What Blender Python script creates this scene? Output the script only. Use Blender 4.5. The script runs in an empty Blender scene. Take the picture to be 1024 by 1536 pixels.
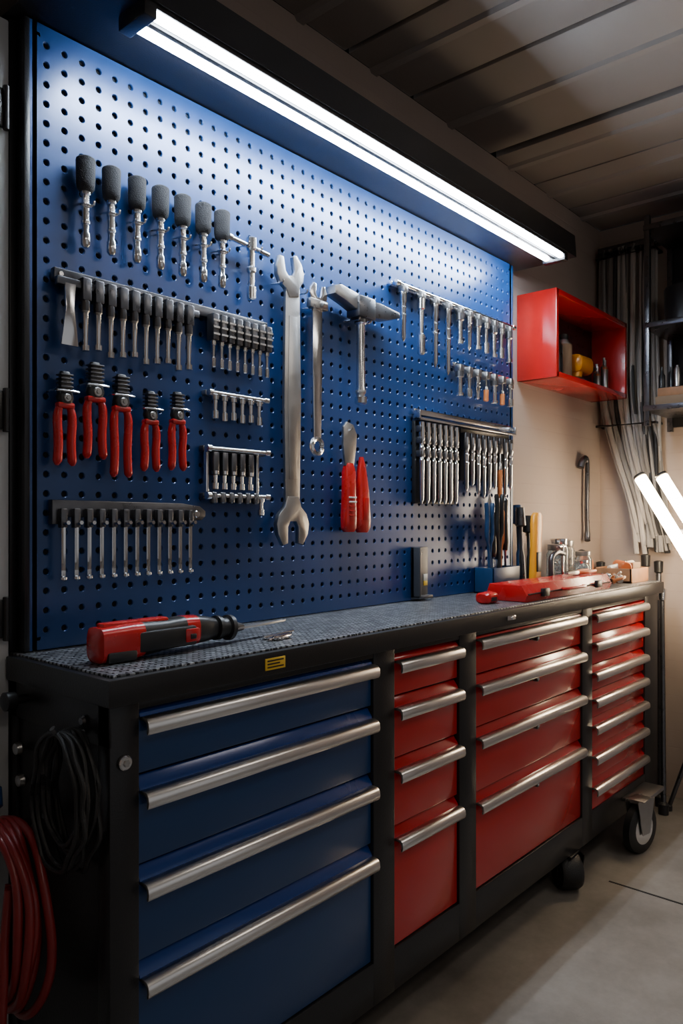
import bpy, bmesh, math, random
from mathutils import Vector, Matrix, Euler
random.seed(7)
R = math.radians
scene = bpy.context.scene

# ------------------------------------------------------------------ materials
def new_mat(name):
    m = bpy.data.materials.new(name); m.use_nodes = True
    nt = m.node_tree
    return m, nt, nt.nodes['Principled BSDF']

def mat(name, col, rough=0.4, metal=0.0, coat=0.0, var=0.15, scale=12.0, bump=0.0, bscale=80.0, rvar=0.1, spec=0.5, crough=0.15):
    m, nt, b = new_mat(name)
    N, L = nt.nodes, nt.links
    tc = N.new('ShaderNodeTexCoord')
    no = N.new('ShaderNodeTexNoise'); no.inputs['Scale'].default_value = scale
    no.inputs['Detail'].default_value = 5
    L.new(tc.outputs['Object'], no.inputs['Vector'])
    mx = N.new('ShaderNodeMix'); mx.data_type = 'RGBA'
    mx.inputs[6].default_value = tuple(max(0, c*(1-var)) for c in col[:3])+(1,)
    mx.inputs[7].default_value = tuple(min(1, c*(1+var)) for c in col[:3])+(1,)
    L.new(no.outputs['Fac'], mx.inputs[0]); L.new(mx.outputs[2], b.inputs['Base Color'])
    mr = N.new('ShaderNodeMapRange')
    mr.inputs['To Min'].default_value = max(0.03, rough-rvar); mr.inputs['To Max'].default_value = min(1, rough+rvar)
    L.new(no.outputs['Fac'], mr.inputs['Value']); L.new(mr.outputs['Result'], b.inputs['Roughness'])
    b.inputs['Metallic'].default_value = metal
    b.inputs['Coat Weight'].default_value = coat
    b.inputs['Coat Roughness'].default_value = crough
    b.inputs['Specular IOR Level'].default_value = spec
    if bump > 0:
        n2 = N.new('ShaderNodeTexNoise'); n2.inputs['Scale'].default_value = bscale
        L.new(tc.outputs['Object'], n2.inputs['Vector'])
        bp = N.new('ShaderNodeBump'); bp.inputs['Strength'].default_value = bump; bp.inputs['Distance'].default_value = 0.003
        L.new(n2.outputs['Fac'], bp.inputs['Height']); L.new(bp.outputs['Normal'], b.inputs['Normal'])
    return m

def emis(name, col, strength):
    m, nt, b = new_mat(name)
    b.inputs['Base Color'].default_value = (0.9, 0.9, 0.9, 1)
    b.inputs['Emission Color'].default_value = col+(1,)
    b.inputs['Emission Strength'].default_value = strength
    return m

M = {}
M['peg'] = mat('pegboard_blue_paint', (0.005, 0.047, 0.185), 0.35, 0.25, 0.6, 0.08, 3, rvar=0.05, crough=0.28)
M['bluedrawer'] = mat('drawer_blue_paint', (0.006, 0.042, 0.145), 0.34, 0.1, 0.25, 0.08, 4, rvar=0.05)
M['bluelip_lit'] = mat('drawer_blue_lip_lit', (0.006, 0.046, 0.24), 0.26, 0.1, 0.3, 0.05, 4)  # drawer blue made brighter: light caught by the lip, put into colour
M['red'] = mat('red_enamel', (0.50, 0.010, 0.010), 0.25, 0.0, 0.5, 0.08, 4, rvar=0.06, crough=.1)
M['redlip'] = mat('red_enamel_lip', (0.45, 0.003, 0.006), 0.20, 0.0, 0.5, 0.05, 4)
M['redplastic'] = mat('red_plastic', (0.48, 0.008, 0.009), 0.26, 0.0, 0.3, 0.1, 20)
M['black'] = mat('black_powder_coat', (0.013, 0.013, 0.015), 0.34, 0.2, 0.0, 0.2, 8, 0.12, 300)
M['blackplastic'] = mat('black_plastic', (0.011, 0.011, 0.012), 0.38, 0, 0, 0.2, 20)
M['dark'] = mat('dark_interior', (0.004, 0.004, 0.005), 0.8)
M['rubber'] = mat('black_rubber', (0.012, 0.012, 0.013), 0.5, 0, 0, 0.3, 60, 0.3, 400)
M['foam'] = mat('foam_grip', (0.022, 0.022, 0.025), 0.85, 0, 0, 0.4, 200, 0.7, 500)
M['chrome'] = mat('chrome', (0.80, 0.81, 0.83), 0.17, 1.0, 0, 0.1, 30, rvar=0.07)
M['steel'] = mat('worn_steel', (0.45, 0.44, 0.43), 0.34, 1.0, 0, 0.2, 25, 0.1, 120)
M['darksteel'] = mat('dark_steel', (0.13, 0.13, 0.14), 0.30, 0.9, 0, 0.3, 40)
M['gunmetal'] = mat('gunmetal_paint', (0.06, 0.065, 0.075), 0.42, 0.3)
M['grey'] = mat('grey_paint', (0.50, 0.52, 0.54), 0.5, 0, 0, 0.05, 3)
M['ceil'] = mat('ceiling_panel_metal', (0.30, 0.275, 0.26), 0.42, 0.0, 0, 0.08, 1.5, rvar=0.08)
M['yellow'] = mat('yellow_plastic', (0.85, 0.33, 0.008), 0.35)
M['label'] = mat('label_yellow', (0.75, 0.48, 0.03), 0.4)
M['orange'] = mat('orange_plastic', (0.6, 0.14, 0.03), 0.4)
M['wood'] = mat('pine_wood', (0.36, 0.17, 0.075), 0.6, 0, 0, 0.4, 30)
M['amber'] = mat('amber_handle', (0.45, 0.14, 0.04), 0.3, 0, 0.3)
M['bluepl'] = mat('blue_plastic', (0.008, 0.040, 0.11), 0.35)
M['hose'] = mat('red_rubber_hose', (0.20, 0.013, 0.014), 0.35, 0, 0, 0.2, 40)
M['white'] = mat('white_plastic', (0.7, 0.68, 0.62), 0.4)
M['cablegrey'] = mat('grey_cable', (0.20, 0.19, 0.18), 0.38)
M['cablelight'] = mat('light_grey_cable', (0.33, 0.31, 0.29), 0.38)
M['card'] = mat('cardboard', (0.26, 0.17, 0.10), 0.8)
M['led'] = emis('led_cool_white', (0.77, 0.88, 1.0), 135)
M['warm'] = emis('tube_warm_white', (1.0, 0.77, 0.50), 42)
M['fill_lamp'] = emis('fill_lamp_diffuser', (1.0, 0.90, 0.78), 7.0)  # emitter for the added, unseen fill panels

def wallmat():
    m, nt, b = new_mat('painted_block_wall')
    N, L = nt.nodes, nt.links
    tc = N.new('ShaderNodeTexCoord'); sp = N.new('ShaderNodeSeparateXYZ'); cb = N.new('ShaderNodeCombineXYZ')
    L.new(tc.outputs['Object'], sp.inputs[0]); L.new(sp.outputs['X'], cb.inputs['X']); L.new(sp.outputs['Z'], cb.inputs['Y'])
    br = N.new('ShaderNodeTexBrick'); br.inputs['Scale'].default_value = 1.0
    br.inputs['Brick Width'].default_value = 0.22; br.inputs['Row Height'].default_value = 0.075
    br.inputs['Mortar Size'].default_value = 0.004; br.inputs['Mortar Smooth'].default_value = 1.0
    br.inputs['Color1'].default_value = (0.39, 0.315, 0.27, 1); br.inputs['Color2'].default_value = (0.38, 0.308, 0.265, 1)
    br.inputs['Mortar'].default_value = (0.375, 0.30, 0.26, 1)
    L.new(cb.outputs[0], br.inputs['Vector']); L.new(br.outputs['Color'], b.inputs['Base Color'])
    no = N.new('ShaderNodeTexNoise'); no.inputs['Scale'].default_value = 30; no.inputs['Detail'].default_value = 6; L.new(tc.outputs['Object'], no.inputs['Vector'])
    ad = N.new('ShaderNodeMath'); ad.operation = 'SUBTRACT'; L.new(no.outputs['Fac'], ad.inputs[0])
    ml = N.new('ShaderNodeMath'); ml.operation = 'MULTIPLY'; ml.inputs[1].default_value = .35
    L.new(br.outputs['Fac'], ml.inputs[0]); L.new(ml.outputs[0], ad.inputs[1])
    bp = N.new('ShaderNodeBump'); bp.inputs['Strength'].default_value = 0.22; bp.inputs['Distance'].default_value = 0.004
    L.new(ad.outputs[0], bp.inputs['Height']); L.new(bp.outputs['Normal'], b.inputs['Normal'])
    b.inputs['Roughness'].default_value = 0.8
    return m
M['wall'] = wallmat()

def brushed():
    m, nt, b = new_mat('brushed_aluminium')
    N, L = nt.nodes, nt.links
    tc = N.new('ShaderNodeTexCoord'); mp = N.new('ShaderNodeMapping')
    mp.inputs['Scale'].default_value = (3, 500, 500)
    no = N.new('ShaderNodeTexNoise'); no.inputs['Scale'].default_value = 1; no.inputs['Detail'].default_value = 3
    L.new(tc.outputs['Object'], mp.inputs['Vector']); L.new(mp.outputs['Vector'], no.inputs['Vector'])
    cr = N.new('ShaderNodeValToRGB')
    cr.color_ramp.elements[0].color = (0.66, 0.64, 0.62, 1); cr.color_ramp.elements[1].color = (0.95, 0.93, 0.91, 1)
    L.new(no.outputs['Fac'], cr.inputs['Fac']); L.new(cr.outputs['Color'], b.inputs['Base Color'])
    b.inputs['Metallic'].default_value = 1; b.inputs['Roughness'].default_value = 0.30
    return m
M['alu'] = brushed()

def plate():
    m, nt, b = new_mat('tread_plate')
    N, L = nt.nodes, nt.links
    tc = N.new('ShaderNodeTexCoord'); mp = N.new('ShaderNodeMapping')
    mp.inputs['Rotation'].default_value = (0, 0, R(38))
    L.new(tc.outputs['Object'], mp.inputs['Vector'])
    br = N.new('ShaderNodeTexBrick'); br.inputs['Scale'].default_value = 24
    br.inputs['Mortar Size'].default_value = 0.070; br.inputs['Mortar Smooth'].default_value = 0.5
    br.inputs['Color1'].default_value = (1, 1, 1, 1); br.inputs['Color2'].default_value = (0.25, 0.25, 0.25, 1)
    br.inputs['Mortar'].default_value = (0, 0, 0, 1)
    L.new(mp.outputs['Vector'], br.inputs['Vector'])
    vo = N.new('ShaderNodeTexVoronoi'); vo.inputs['Scale'].default_value = 170; L.new(tc.outputs['Object'], vo.inputs['Vector'])
    mu = N.new('ShaderNodeMix'); mu.data_type = 'RGBA'; mu.blend_type = 'MULTIPLY'; mu.inputs[0].default_value = 0.75
    L.new(br.outputs['Color'], mu.inputs[6]); L.new(vo.outputs['Color'], mu.inputs[7])
    bw = N.new('ShaderNodeRGBToBW'); L.new(mu.outputs[2], bw.inputs[0])
    cr = N.new('ShaderNodeValToRGB')
    cr.color_ramp.elements[0].color = (0.018, 0.019, 0.022, 1); cr.color_ramp.elements[1].color = (0.62, 0.64, 0.68, 1)
    cr.color_ramp.elements[1].position = 0.85
    L.new(bw.outputs[0], cr.inputs['Fac']); L.new(cr.outputs['Color'], b.inputs['Base Color'])
    bp = N.new('ShaderNodeBump'); bp.inputs['Strength'].default_value = 0.9; bp.inputs['Distance'].default_value = 0.004
    L.new(bw.outputs[0], bp.inputs['Height']); L.new(bp.outputs['Normal'], b.inputs['Normal'])
    b.inputs['Metallic'].default_value = 0.45; b.inputs['Roughness'].default_value = 0.32
    return m
M['plate'] = plate()

def concrete():
    m, nt, b = new_mat('concrete_floor')
    N, L = nt.nodes, nt.links
    tc = N.new('ShaderNodeTexCoord')
    n1 = N.new('ShaderNodeTexNoise'); n1.inputs['Scale'].default_value = 2.6; n1.inputs['Detail'].default_value = 10; n1.inputs['Roughness'].default_value = 0.7
    n2 = N.new('ShaderNodeTexNoise'); n2.inputs['Scale'].default_value = 60; n2.inputs['Detail'].default_value = 4
    L.new(tc.outputs['Object'], n1.inputs['Vector']); L.new(tc.outputs['Object'], n2.inputs['Vector'])
    cr = N.new('ShaderNodeValToRGB')
    cr.color_ramp.elements[0].position = 0.32; cr.color_ramp.elements[0].color = (0.12, 0.105, 0.090, 1)
    cr.color_ramp.elements[1].position = 0.68; cr.color_ramp.elements[1].color = (0.27, 0.245, 0.22, 1)
    L.new(n1.outputs['Fac'], cr.inputs['Fac']); L.new(cr.outputs['Color'], b.inputs['Base Color'])
    mr = N.new('ShaderNodeMapRange'); mr.inputs['To Min'].default_value = 0.42; mr.inputs['To Max'].default_value = 0.75
    L.new(n1.outputs['Fac'], mr.inputs['Value']); L.new(mr.outputs['Result'], b.inputs['Roughness'])
    bp = N.new('ShaderNodeBump'); bp.inputs['Strength'].default_value = 0.25; bp.inputs['Distance'].default_value = 0.003
    L.new(n2.outputs['Fac'], bp.inputs['Height']); L.new(bp.outputs['Normal'], b.inputs['Normal'])
    return m
M['concrete'] = concrete()

def glass():
    m, nt, b = new_mat('jar_glass')
    b.inputs['Base Color'].default_value = (0.9, 0.95, 0.93, 1)
    b.inputs['Transmission Weight'].default_value = 0.9; b.inputs['Roughness'].default_value = 0.05
    return m
M['glass'] = glass()

# ------------------------------------------------------------------ mesh builder
class B:
    def __init__(s):
        s.v = []; s.f = []; s.m = []; s.mats = []
    def mi(s, k):
        if k not in s.mats: s.mats.append(k)
        return s.mats.index(k)
    def add(s, vs, fs, k):
        o = len(s.v); i = s.mi(k)
        s.v += [Vector(p) for p in vs]
        for f in fs: s.f.append([o+a for a in f]); s.m.append(i)
    def addbm(s, bm, k, mtx=None):
        bm.verts.ensure_lookup_table(); bm.verts.index_update()
        vs = [(mtx @ v.co) if mtx else v.co.copy() for v in bm.verts]
        s.add(vs, [[v.index for v in f.verts] for f in bm.faces], k); bm.free()
    def box(s, x0, x1, y0, y1, z0, z1, k, bev=0.0, rot=None, seg=2):
        c = Vector(((x0+x1)/2, (y0+y1)/2, (z0+z1)/2))
        bm = bmesh.new(); bmesh.ops.create_cube(bm, size=1)
        bmesh.ops.scale(bm, vec=(abs(x1-x0), abs(y1-y0), abs(z1-z0)), verts=bm.verts)
        if bev > 0:
            bmesh.ops.bevel(bm, geom=bm.edges[:], offset=bev, segments=seg, profile=0.5, affect='EDGES')
        mt = Matrix.Translation(c)
        if rot: mt = mt @ Euler(rot).to_matrix().to_4x4()
        s.addbm(bm, k, mt)
    def frame(s, d):
        d = d.normalized()
        u = Vector((0, 0, 1)) if abs(d.z) < 0.9 else Vector((0, 1, 0))
        a = d.cross(u).normalized(); b = a.cross(d).normalized()
        return a, b
    def lathe(s, p, d, prof, k, seg=16):
        p = Vector(p); d = Vector(d).normalized(); a, b = s.frame(d)
        vs = []
        for h, r in prof:
            vs += [p+d*h+(a*math.cos(2*math.pi*i/seg)+b*math.sin(2*math.pi*i/seg))*max(r, 1e-5) for i in range(seg)]
        o = len(s.v); s.v += vs
        for j in range(len(prof)-1):
            kk = k[j] if isinstance(k, (list, tuple)) else k
            mi = s.mi(kk)
            for i in range(seg):
                i2 = (i+1) % seg
                s.f.append([o+j*seg+i, o+j*seg+i2, o+(j+1)*seg+i2, o+(j+1)*seg+i]); s.m.append(mi)
        k0 = k[0] if isinstance(k, (list, tuple)) else k
        k1 = k[-1] if isinstance(k, (list, tuple)) else k
        s.f.append([o+i for i in range(seg)][::-1]); s.m.append(s.mi(k0))
        s.f.append([o+(len(prof)-1)*seg+i for i in range(seg)]); s.m.append(s.mi(k1))
    def cyl(s, p0, p1, r, k, seg=14, r1=None):
        p0 = Vector(p0); p1 = Vector(p1); L = (p1-p0).length
        r1 = r if r1 is None else r1
        e = min(r, r1)*0.15
        s.lathe(p0, p1-p0, [(0, r-e), (e, r), (L-e, r1), (L, r1-e)], k, seg)
    def tube(s, pts, r, k, seg=8, closed=False, sm=0):
        pts = [Vector(p) for p in pts]
        if sm: pts = catmull(pts, sm, closed)
        n = len(pts); vs = []
        prev = None
        for i in range(n):
            if closed: t = pts[(i+1) % n]-pts[i-1]
            else: t = pts[min(i+1, n-1)]-pts[max(i-1, 0)]
            t.normalize()
            if prev is None: a, b = s.frame(t)
            else:
                a = (prev - t*prev.dot(t))
                a = a.normalized() if a.length > 1e-6 else s.frame(t)[0]
                b = t.cross(a)
            prev = a
            rr = r[i] if isinstance(r, list) else r
            vs += [pts[i]+(a*math.cos(2*math.pi*j/seg)+b*math.sin(2*math.pi*j/seg))*rr for j in range(seg)]
        fs = []
        for i in range(n if closed else n-1):
            i2 = (i+1) % n
            for j in range(seg):
                j2 = (j+1) % seg
                fs.append([i*seg+j, i*seg+j2, i2*seg+j2, i2*seg+j])
        if not closed:
            fs.append(list(range(seg))[::-1]); fs.append([(n-1)*seg+j for j in range(seg)])
        s.add(vs, fs, k)
    def prism(s, poly, y0, y1, k, bev=0.0, axis='y', off=(0, 0, 0)):
        bm = bmesh.new()
        if axis == 'y': vs = [bm.verts.new((p[0], y0, p[1])) for p in poly]; vec = (0, y1-y0, 0)
        elif axis == 'x': vs = [bm.verts.new((y0, p[0], p[1])) for p in poly]; vec = (y1-y0, 0, 0)
        else: vs = [bm.verts.new((p[0], p[1], y0)) for p in poly]; vec = (0, 0, y1-y0)
        f = bm.faces.new(vs)
        r = bmesh.ops.extrude_face_region(bm, geom=[f])
        nv = [g for g in r['geom'] if isinstance(g, bmesh.types.BMVert)]
        bmesh.ops.translate(bm, vec=vec, verts=nv)
        bmesh.ops.recalc_face_normals(bm, faces=bm.faces[:])
        if bev > 0:
            es = [e for e in bm.edges if abs((e.verts[0].co-e.verts[1].co).dot(Vector(vec).normalized())) < 1e-6]
            bmesh.ops.bevel(bm, geom=es, offset=bev, segments=2, profile=0.5, affect='EDGES')
        s.addbm(bm, k, Matrix.Translation(off))
    def loft(s, secs, k, seg=24, axis='x'):
        vs = []
        for (x, cy, cz, ry, rz, pw) in secs:
            for i in range(seg):
                t = 2*math.pi*i/seg; c = math.cos(t); q = math.sin(t)
                yy = cy+ry*math.copysign(abs(c)**(2/pw), c); zz = cz+rz*math.copysign(abs(q)**(2/pw), q)
                vs.append((x, yy, zz) if axis == 'x' else (yy, zz, x) if axis == 'z' else (yy, x, zz))
        o = len(s.v); s.v += [Vector(v) for v in vs]
        n = len(secs)
        for j in range(n-1):
            kk = k[j] if isinstance(k, (list, tuple)) else k
            for i in range(seg):
                i2 = (i+1) % seg
                s.f.append([o+j*seg+i, o+j*seg+i2, o+(j+1)*seg+i2, o+(j+1)*seg+i]); s.m.append(s.mi(kk))
        k0 = k[0] if isinstance(k, (list, tuple)) else k; k1 = k[-1] if isinstance(k, (list, tuple)) else k
        s.f.append([o+i for i in range(seg)][::-1]); s.m.append(s.mi(k0))
        s.f.append([o+(n-1)*seg+i for i in range(seg)]); s.m.append(s.mi(k1))
    def make(s, name, parent=None, recalc=True, smooth=True):
        lo = Vector([min(v[i] for v in s.v) for i in range(3)]); hi = Vector([max(v[i] for v in s.v) for i in range(3)])
        c = (lo+hi)/2
        me = bpy.data.meshes.new(name)
        me.from_pydata([tuple(v-c) for v in s.v], [], s.f)
        for k in s.mats: me.materials.append(M[k])
        for p, i in zip(me.polygons, s.m): p.material_index = i; p.use_smooth = smooth
        if recalc:
            bm = bmesh.new(); bm.from_mesh(me)
            bmesh.ops.recalc_face_normals(bm, faces=bm.faces[:]); bm.to_mesh(me); bm.free()
        if smooth: me.set_sharp_from_angle(angle=R(38))
        me.update()
        ob = bpy.data.objects.new(name, me); scene.collection.objects.link(ob)
        ob.location = c
        if parent:
            ob.parent = parent; ob.matrix_parent_inverse = Matrix.Translation(-parent.location)
        return ob

def catmull(P, n, closed=False):
    out = []; N = len(P)
    rng = range(N if closed else N-1)
    for i in rng:
        if closed: a, b, c, d = P[i-1], P[i], P[(i+1) % N], P[(i+2) % N]
        else: a, b, c, d = P[max(i-1, 0)], P[i], P[i+1], P[min(i+2, N-1)]
        for j in range(n):
            t = j/n
            out.append(0.5*((2*b)+(c-a)*t+(2*a-5*b+4*c-d)*t*t+(3*b-a-3*c+d)*t**3))
    if not closed: out.append(P[-1].copy())
    return out

def empty(name, loc):
    e = bpy.data.objects.new(name, None); scene.collection.objects.link(e)
    e.location = loc; e.empty_display_size = 0.1
    return e

# ------------------------------------------------------------------ room shell
X0, X1, Y0, Y1, ZC = -1.3, 3.45, -2.4, 1.42, 2.53
b = B(); b.box(X0-.1, X1+.1, Y0-1.5, Y1+.1, -0.1, 0, 'concrete'); b.make('floor')
b = B(); b.box(X0, X1+.1, Y1, Y1+.1, 0, ZC, 'wall'); b.make('wall_back')
b = B(); b.box(X1, X1+.1, Y0, Y1, 0, ZC, 'wall'); b.make('wall_right')
b = B(); b.box(X0-.1, X0, Y0, Y1, 0, ZC, 'wall'); b.make('wall_left')
b = B(); b.box(X0, -.6, Y0-.1, Y0, 0, ZC, 'wall'); b.box(3.2, X1, Y0-.1, Y0, 0, ZC, 'wall'); b.box(-.6, 3.2, Y0-.1, Y0, 2.25, ZC, 'wall'); b.make('wall_front')  # opening added in this unseen wall to let fill light in
b = B()
b.box(X0-.1, X1+.1, Y0-.1, Y1+.1, ZC+.025, ZC+.1, 'dark')
seams = [(-1.3, .01), (-.95, .01), (-.62, .01), (-.29, .01), (.05, .01), (.38, .01), (.70, .01), (1.02, .01), (1.34, .01), (1.655, .016), (1.97, .016), (2.476, .040), (2.80, .008), (3.12, .008), (3.45, .01)]
for (a, g), (c, h) in zip(seams[:-1], seams[1:]):
    b.box(a+g/2, c-h/2, Y0, Y1, ZC, ZC+.03, 'ceil', 0.004)
    mid = (a+c)/2
    b.prism([(mid-.055, ZC+.001), (mid-.045, ZC-.010), (mid-.020, ZC-.010), (mid-.010, ZC+.001)], Y0, Y1, 'ceil')
b.make('ceiling')
b = B()
b.box(2.5, 2.508, Y0, 1.0, 0.0, 0.0012, 'dark'); b.box(X0, X1, 0.25, 0.258, 0.0, 0.0012, 'dark')
b.make('floor_joint')
b = B(); b.box(.665, .678, 1.388, 1.419, .957, 2.126, 'black', .001); b.make('trim_1')

d = empty('door_1', (.2, 1.40, 1.05))
b = B(); b.box(-.25, .664, 1.387, 1.419, 0.005, 2.12, 'grey', .004); b.box(-.15, .53, 1.382, 1.388, .2, 1.1, 'grey', .002); b.box(-.15, .53, 1.382, 1.388, 1.25, 2.05, 'grey', .002); b.make('panel', d)
b = B()
for z in (1.40, 1.02, 1.95):
    b.box(.600, .650, 1.376, 1.387, z-.035, z+.035, 'blackplastic', .003)
    b.cyl((.653, 1.376, z-.04), (.653, 1.376, z+.04), .006, 'blackplastic')
b.make('hinges', d)

# ------------------------------------------------------------------ pegboard with real holes
BX0, BX1, BZ0, BZ1, BY = .685, 2.51, .958, 2.125, 1.36
b = B()
pitch = 0.0365
nx = int((BX1-BX0-.02)/pitch); nz = int((BZ1-BZ0-.02)/pitch)
mx = ((BX1-BX0)-nx*pitch)/2; mz = ((BZ1-BZ0)-nz*pitch)/2
gx = BX0+mx; gz = BZ0+mz
hr = .0056; S = 16
sq = []
for i in range(S):
    t = 2*math.pi*i/S; c, q = math.cos(t), math.sin(t); m = max(abs(c), abs(q)); sq.append((c/m*.5, q/m*.5))
mi = b.mi('peg')
for ix in range(nx):
    for iz in range(nz):
        cx = gx+(ix+.5)*pitch; cz = gz+(iz+.5)*pitch
        o = len(b.v)
        for i in range(S): b.v.append(Vector((cx+sq[i][0]*pitch, BY, cz+sq[i][1]*pitch)))
        for rr, dy in ((hr+.0016, 0), (hr, .0016), (hr, .006)):
            for i in range(S):
                t = 2*math.pi*i/S; b.v.append(Vector((cx+math.cos(t)*rr, BY+dy, cz+math.sin(t)*rr)))
        for r in range(3):
            for i in range(S):
                j = (i+1) % S
                b.f.append([o+r*S+i, o+r*S+j, o+(r+1)*S+j, o+(r+1)*S+i]); b.m.append(mi)
def quad(bb, x0, x1, z0, z1, y, k): bb.add([(x0, y, z0), (x1, y, z0), (x1, y, z1), (x0, y, z1)], [[0, 1, 2, 3]], k)
quad(b, BX0, gx, BZ0, BZ1, BY, 'peg'); quad(b, gx+nx*pitch, BX1, BZ0, BZ1, BY, 'peg')
quad(b, gx, gx+nx*pitch, BZ0, gz, BY, 'peg'); quad(b, gx, gx+nx*pitch, gz+nz*pitch, BZ1, BY, 'peg')
pg = empty('pegboard', ((BX0+BX1)/2, 1.39, (BZ0+BZ1)/2))
ob = b.make('perforated_sheet', pg, recalc=False)
bm = bmesh.new(); bm.from_mesh(ob.data); bmesh.ops.remove_doubles(bm, verts=bm.verts[:], dist=1e-5)
bmesh.ops.recalc_face_normals(bm, faces=bm.faces[:]); bm.to_mesh(ob.data); bm.free(); ob.data.set_sharp_from_angle(angle=R(25))
b = B()
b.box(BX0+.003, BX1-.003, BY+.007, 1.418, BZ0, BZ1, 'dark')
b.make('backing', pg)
b = B()
b.box(BX0-.006, BX0+.004, BY-.001, 1.418, BZ0, BZ1, 'black', .0004)
b.box(BX1-.004, BX1+.004, BY-.001, 1.418, BZ0, BZ1, 'bluedrawer', .0004)
b.make('edge_frame', pg)

# ------------------------------------------------------------------ canopy light
lb = empty('led_light_bar', (1.6, 1.28, 2.16))
b = B()
b.prism([(1.15, 2.128), (1.419, 2.128), (1.419, 2.215), (1.155, 2.205)], .655, 2.59, 'black', .003, axis='x')
b.make('canopy', lb)
b = B()
b.box(.80, 2.52, 1.153, 1.235, 2.1175, 2.1285, 'blackplastic', .002)
b.box(.80, 2.52, 1.184, 1.198, 2.108, 2.120, 'blackplastic', .002)
b.box(.795, .822, 1.152, 1.236, 2.098, 2.1285, 'black', .003); b.box(2.497, 2.522, 1.152, 1.236, 2.098, 2.1285, 'black', .003)
b.make('lamp_housing', lb)
b = B()
for y in (1.165, 1.217):
    b.loft([(.822, y, 2.1125, .008, .005, 3), (.826, y, 2.1125, .010, .007, 3), (2.492, y, 2.1125, .010, .007, 3), (2.496, y, 2.1125, .008, .005, 3)], 'led', 16)
b.make('led_tubes', lb)

# ------------------------------------------------------------------ workbench cabinet
wb = empty('workbench_tool_cabinet', (1.9, 1.23, .5))
b = B()
FY = 1.060
b.box(.68, 3.14, 1.09, 1.405, .125, .906, 'dark')
for x0, x1 in ((.667, .722), (1.328, 1.406), (1.68, 1.763), (2.431, 2.512), (3.01, 3.150)):
    b.box(x0, x1, FY, 1.095, .12, .908, 'black', .003)
b.box(.68, 3.14, FY+.002, 1.095, .893, .908, 'black', .002)
b.box(.67, 3.148, FY+.001, 1.095, .12, .217, 'black', .003)
for xs in (.667, 3.135):
    b.box(xs, xs+.015, 1.365, 1.415, .12, .908, 'black', .002)
    b.box(xs, xs+.015, 1.06, 1.41, .84, .908, 'black', .002)
    b.box(xs, xs+.015, 1.06, 1.41, .12, .20, 'black', .002)
    b.box(xs+.006, xs+.012, 1.08, 1.40, .15, .88, 'black')
b.make('frame', wb)
b = B()
b.prism([(.655, 1.043), (3.172, 1.043), (3.172, 1.416), (.668, 1.416), (.668, 1.380), (.655, 1.380)], .908, .952, 'black', .003, axis='z')
b.box(.668, 3.160, 1.056, 1.416, .950, .9560, 'plate', .0015)
b.make('counter_top', wb)

def handle(bb, x0, x1, z):
    prof = [(1.068, .013), (1.054, .0135), (1.045, .0115), (1.040, .006), (1.0385, -.004), (1.040, -.011), (1.0435, -.0145), (1.046, -.011), (1.044, -.004), (1.046, .004), (1.052, .007), (1.068, .007)]
    bb.prism([(p[0], z+p[1]) for p in prof], x0+.003, x1-.003, 'alu', 0.0006, axis='x')

def drawers(x0, x1, zt, zb, hs, paint, lip, locks=None):
    for i, hz in enumerate(hs):
        bb = B()
        nz_ = (hs[i+1]+.037) if i+1 < len(hs) else zb
        top = hz+.012
        bb.box(x0+.002, x1-.002, 1.066, 1.088, nz_+.003, top, paint, .002)
        lt = (hz+.034) if i else zt-.001
        if lt-top > .006:
            bb.prism([(1.062, top), (1.088, top), (1.088, lt), (1.076, lt), (1.064, top+.006)], x0+.002, x1-.002, lip, .001, axis='x')
        handle(bb, x0, x1, hz)
        if locks:
            bb.cyl((locks, 1.067, hz-.022), (locks, 1.052, hz-.022), .009, 'blackplastic')
            bb.cyl((locks, 1.053, hz-.022), (locks, 1.050, hz-.022), .005, 'chrome')
            bb.box(locks-.03, locks-.006, 1.060, 1.067, hz-.026, hz-.018, 'blackplastic', .002)
        bb.make('drawer', wb)
drawers(.722, 1.328, .893, .217, [.868, .748, .600, .443], 'bluedrawer', 'bluelip_lit')
drawers(1.406, 1.68, .893, .217, [.864, .756, .612, .456], 'red', 'redlip')
drawers(1.763, 2.431, .893, .217, [.872, .751, .610, .438], 'red', 'redlip', locks=2.10)
drawers(2.512, 3.01, .893, .20, [.868, .771, .669, .579, .488, .386, .280], 'red', 'redlip')
b = B()
b.cyl((.692, 1.060, .815), (.692, 1.052, .815), .012, 'chrome', 20); b.cyl((.692, 1.053, .815), (.692, 1.049, .815), .006, 'steel', 6)
b.make('corner_bolt', wb)
b = B(); b.box(.983, 1.035, 1.0415, 1.044, .919, .941, 'label', .0005)
for i in range(3):
    b.box(.988, 1.03-.01*(i % 2), 1.0408, 1.0418, .923+i*.006, .9255+i*.006, 'blackplastic')
b.make('warning_label', wb)
b = B(); b.box(1.895, 1.94, 1.039, 1.044, .922, .934, 'chrome', .002); b.cyl((1.9175, 1.041, .928), (1.9175, 1.036, .928), .005, 'chrome'); b.make('latch_badge', wb)
b = B()
b.lathe((.668, 1.33, .88), (-1, 0, 0), [(0, .008), (.02, .008), (.022, .016), (.04, .017), (.043, .012)], 'blackplastic')
b.lathe((.668, 1.34, .79), (-1, 0, 0), [(0, .007), (.008, .012), (.016, .010), (.018, .005)], 'steel')
b.lathe((.668, 1.33, .735), (-1, 0, 0), [(0, .007), (.008, .012), (.016, .010), (.018, .005)], 'steel')
b.lathe((.668, 1.13, .875), (-1, 0, 0), [(0, .006), (.006, .009), (.010, .006)], 'darksteel')
b.make('side_knobs', wb)
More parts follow.
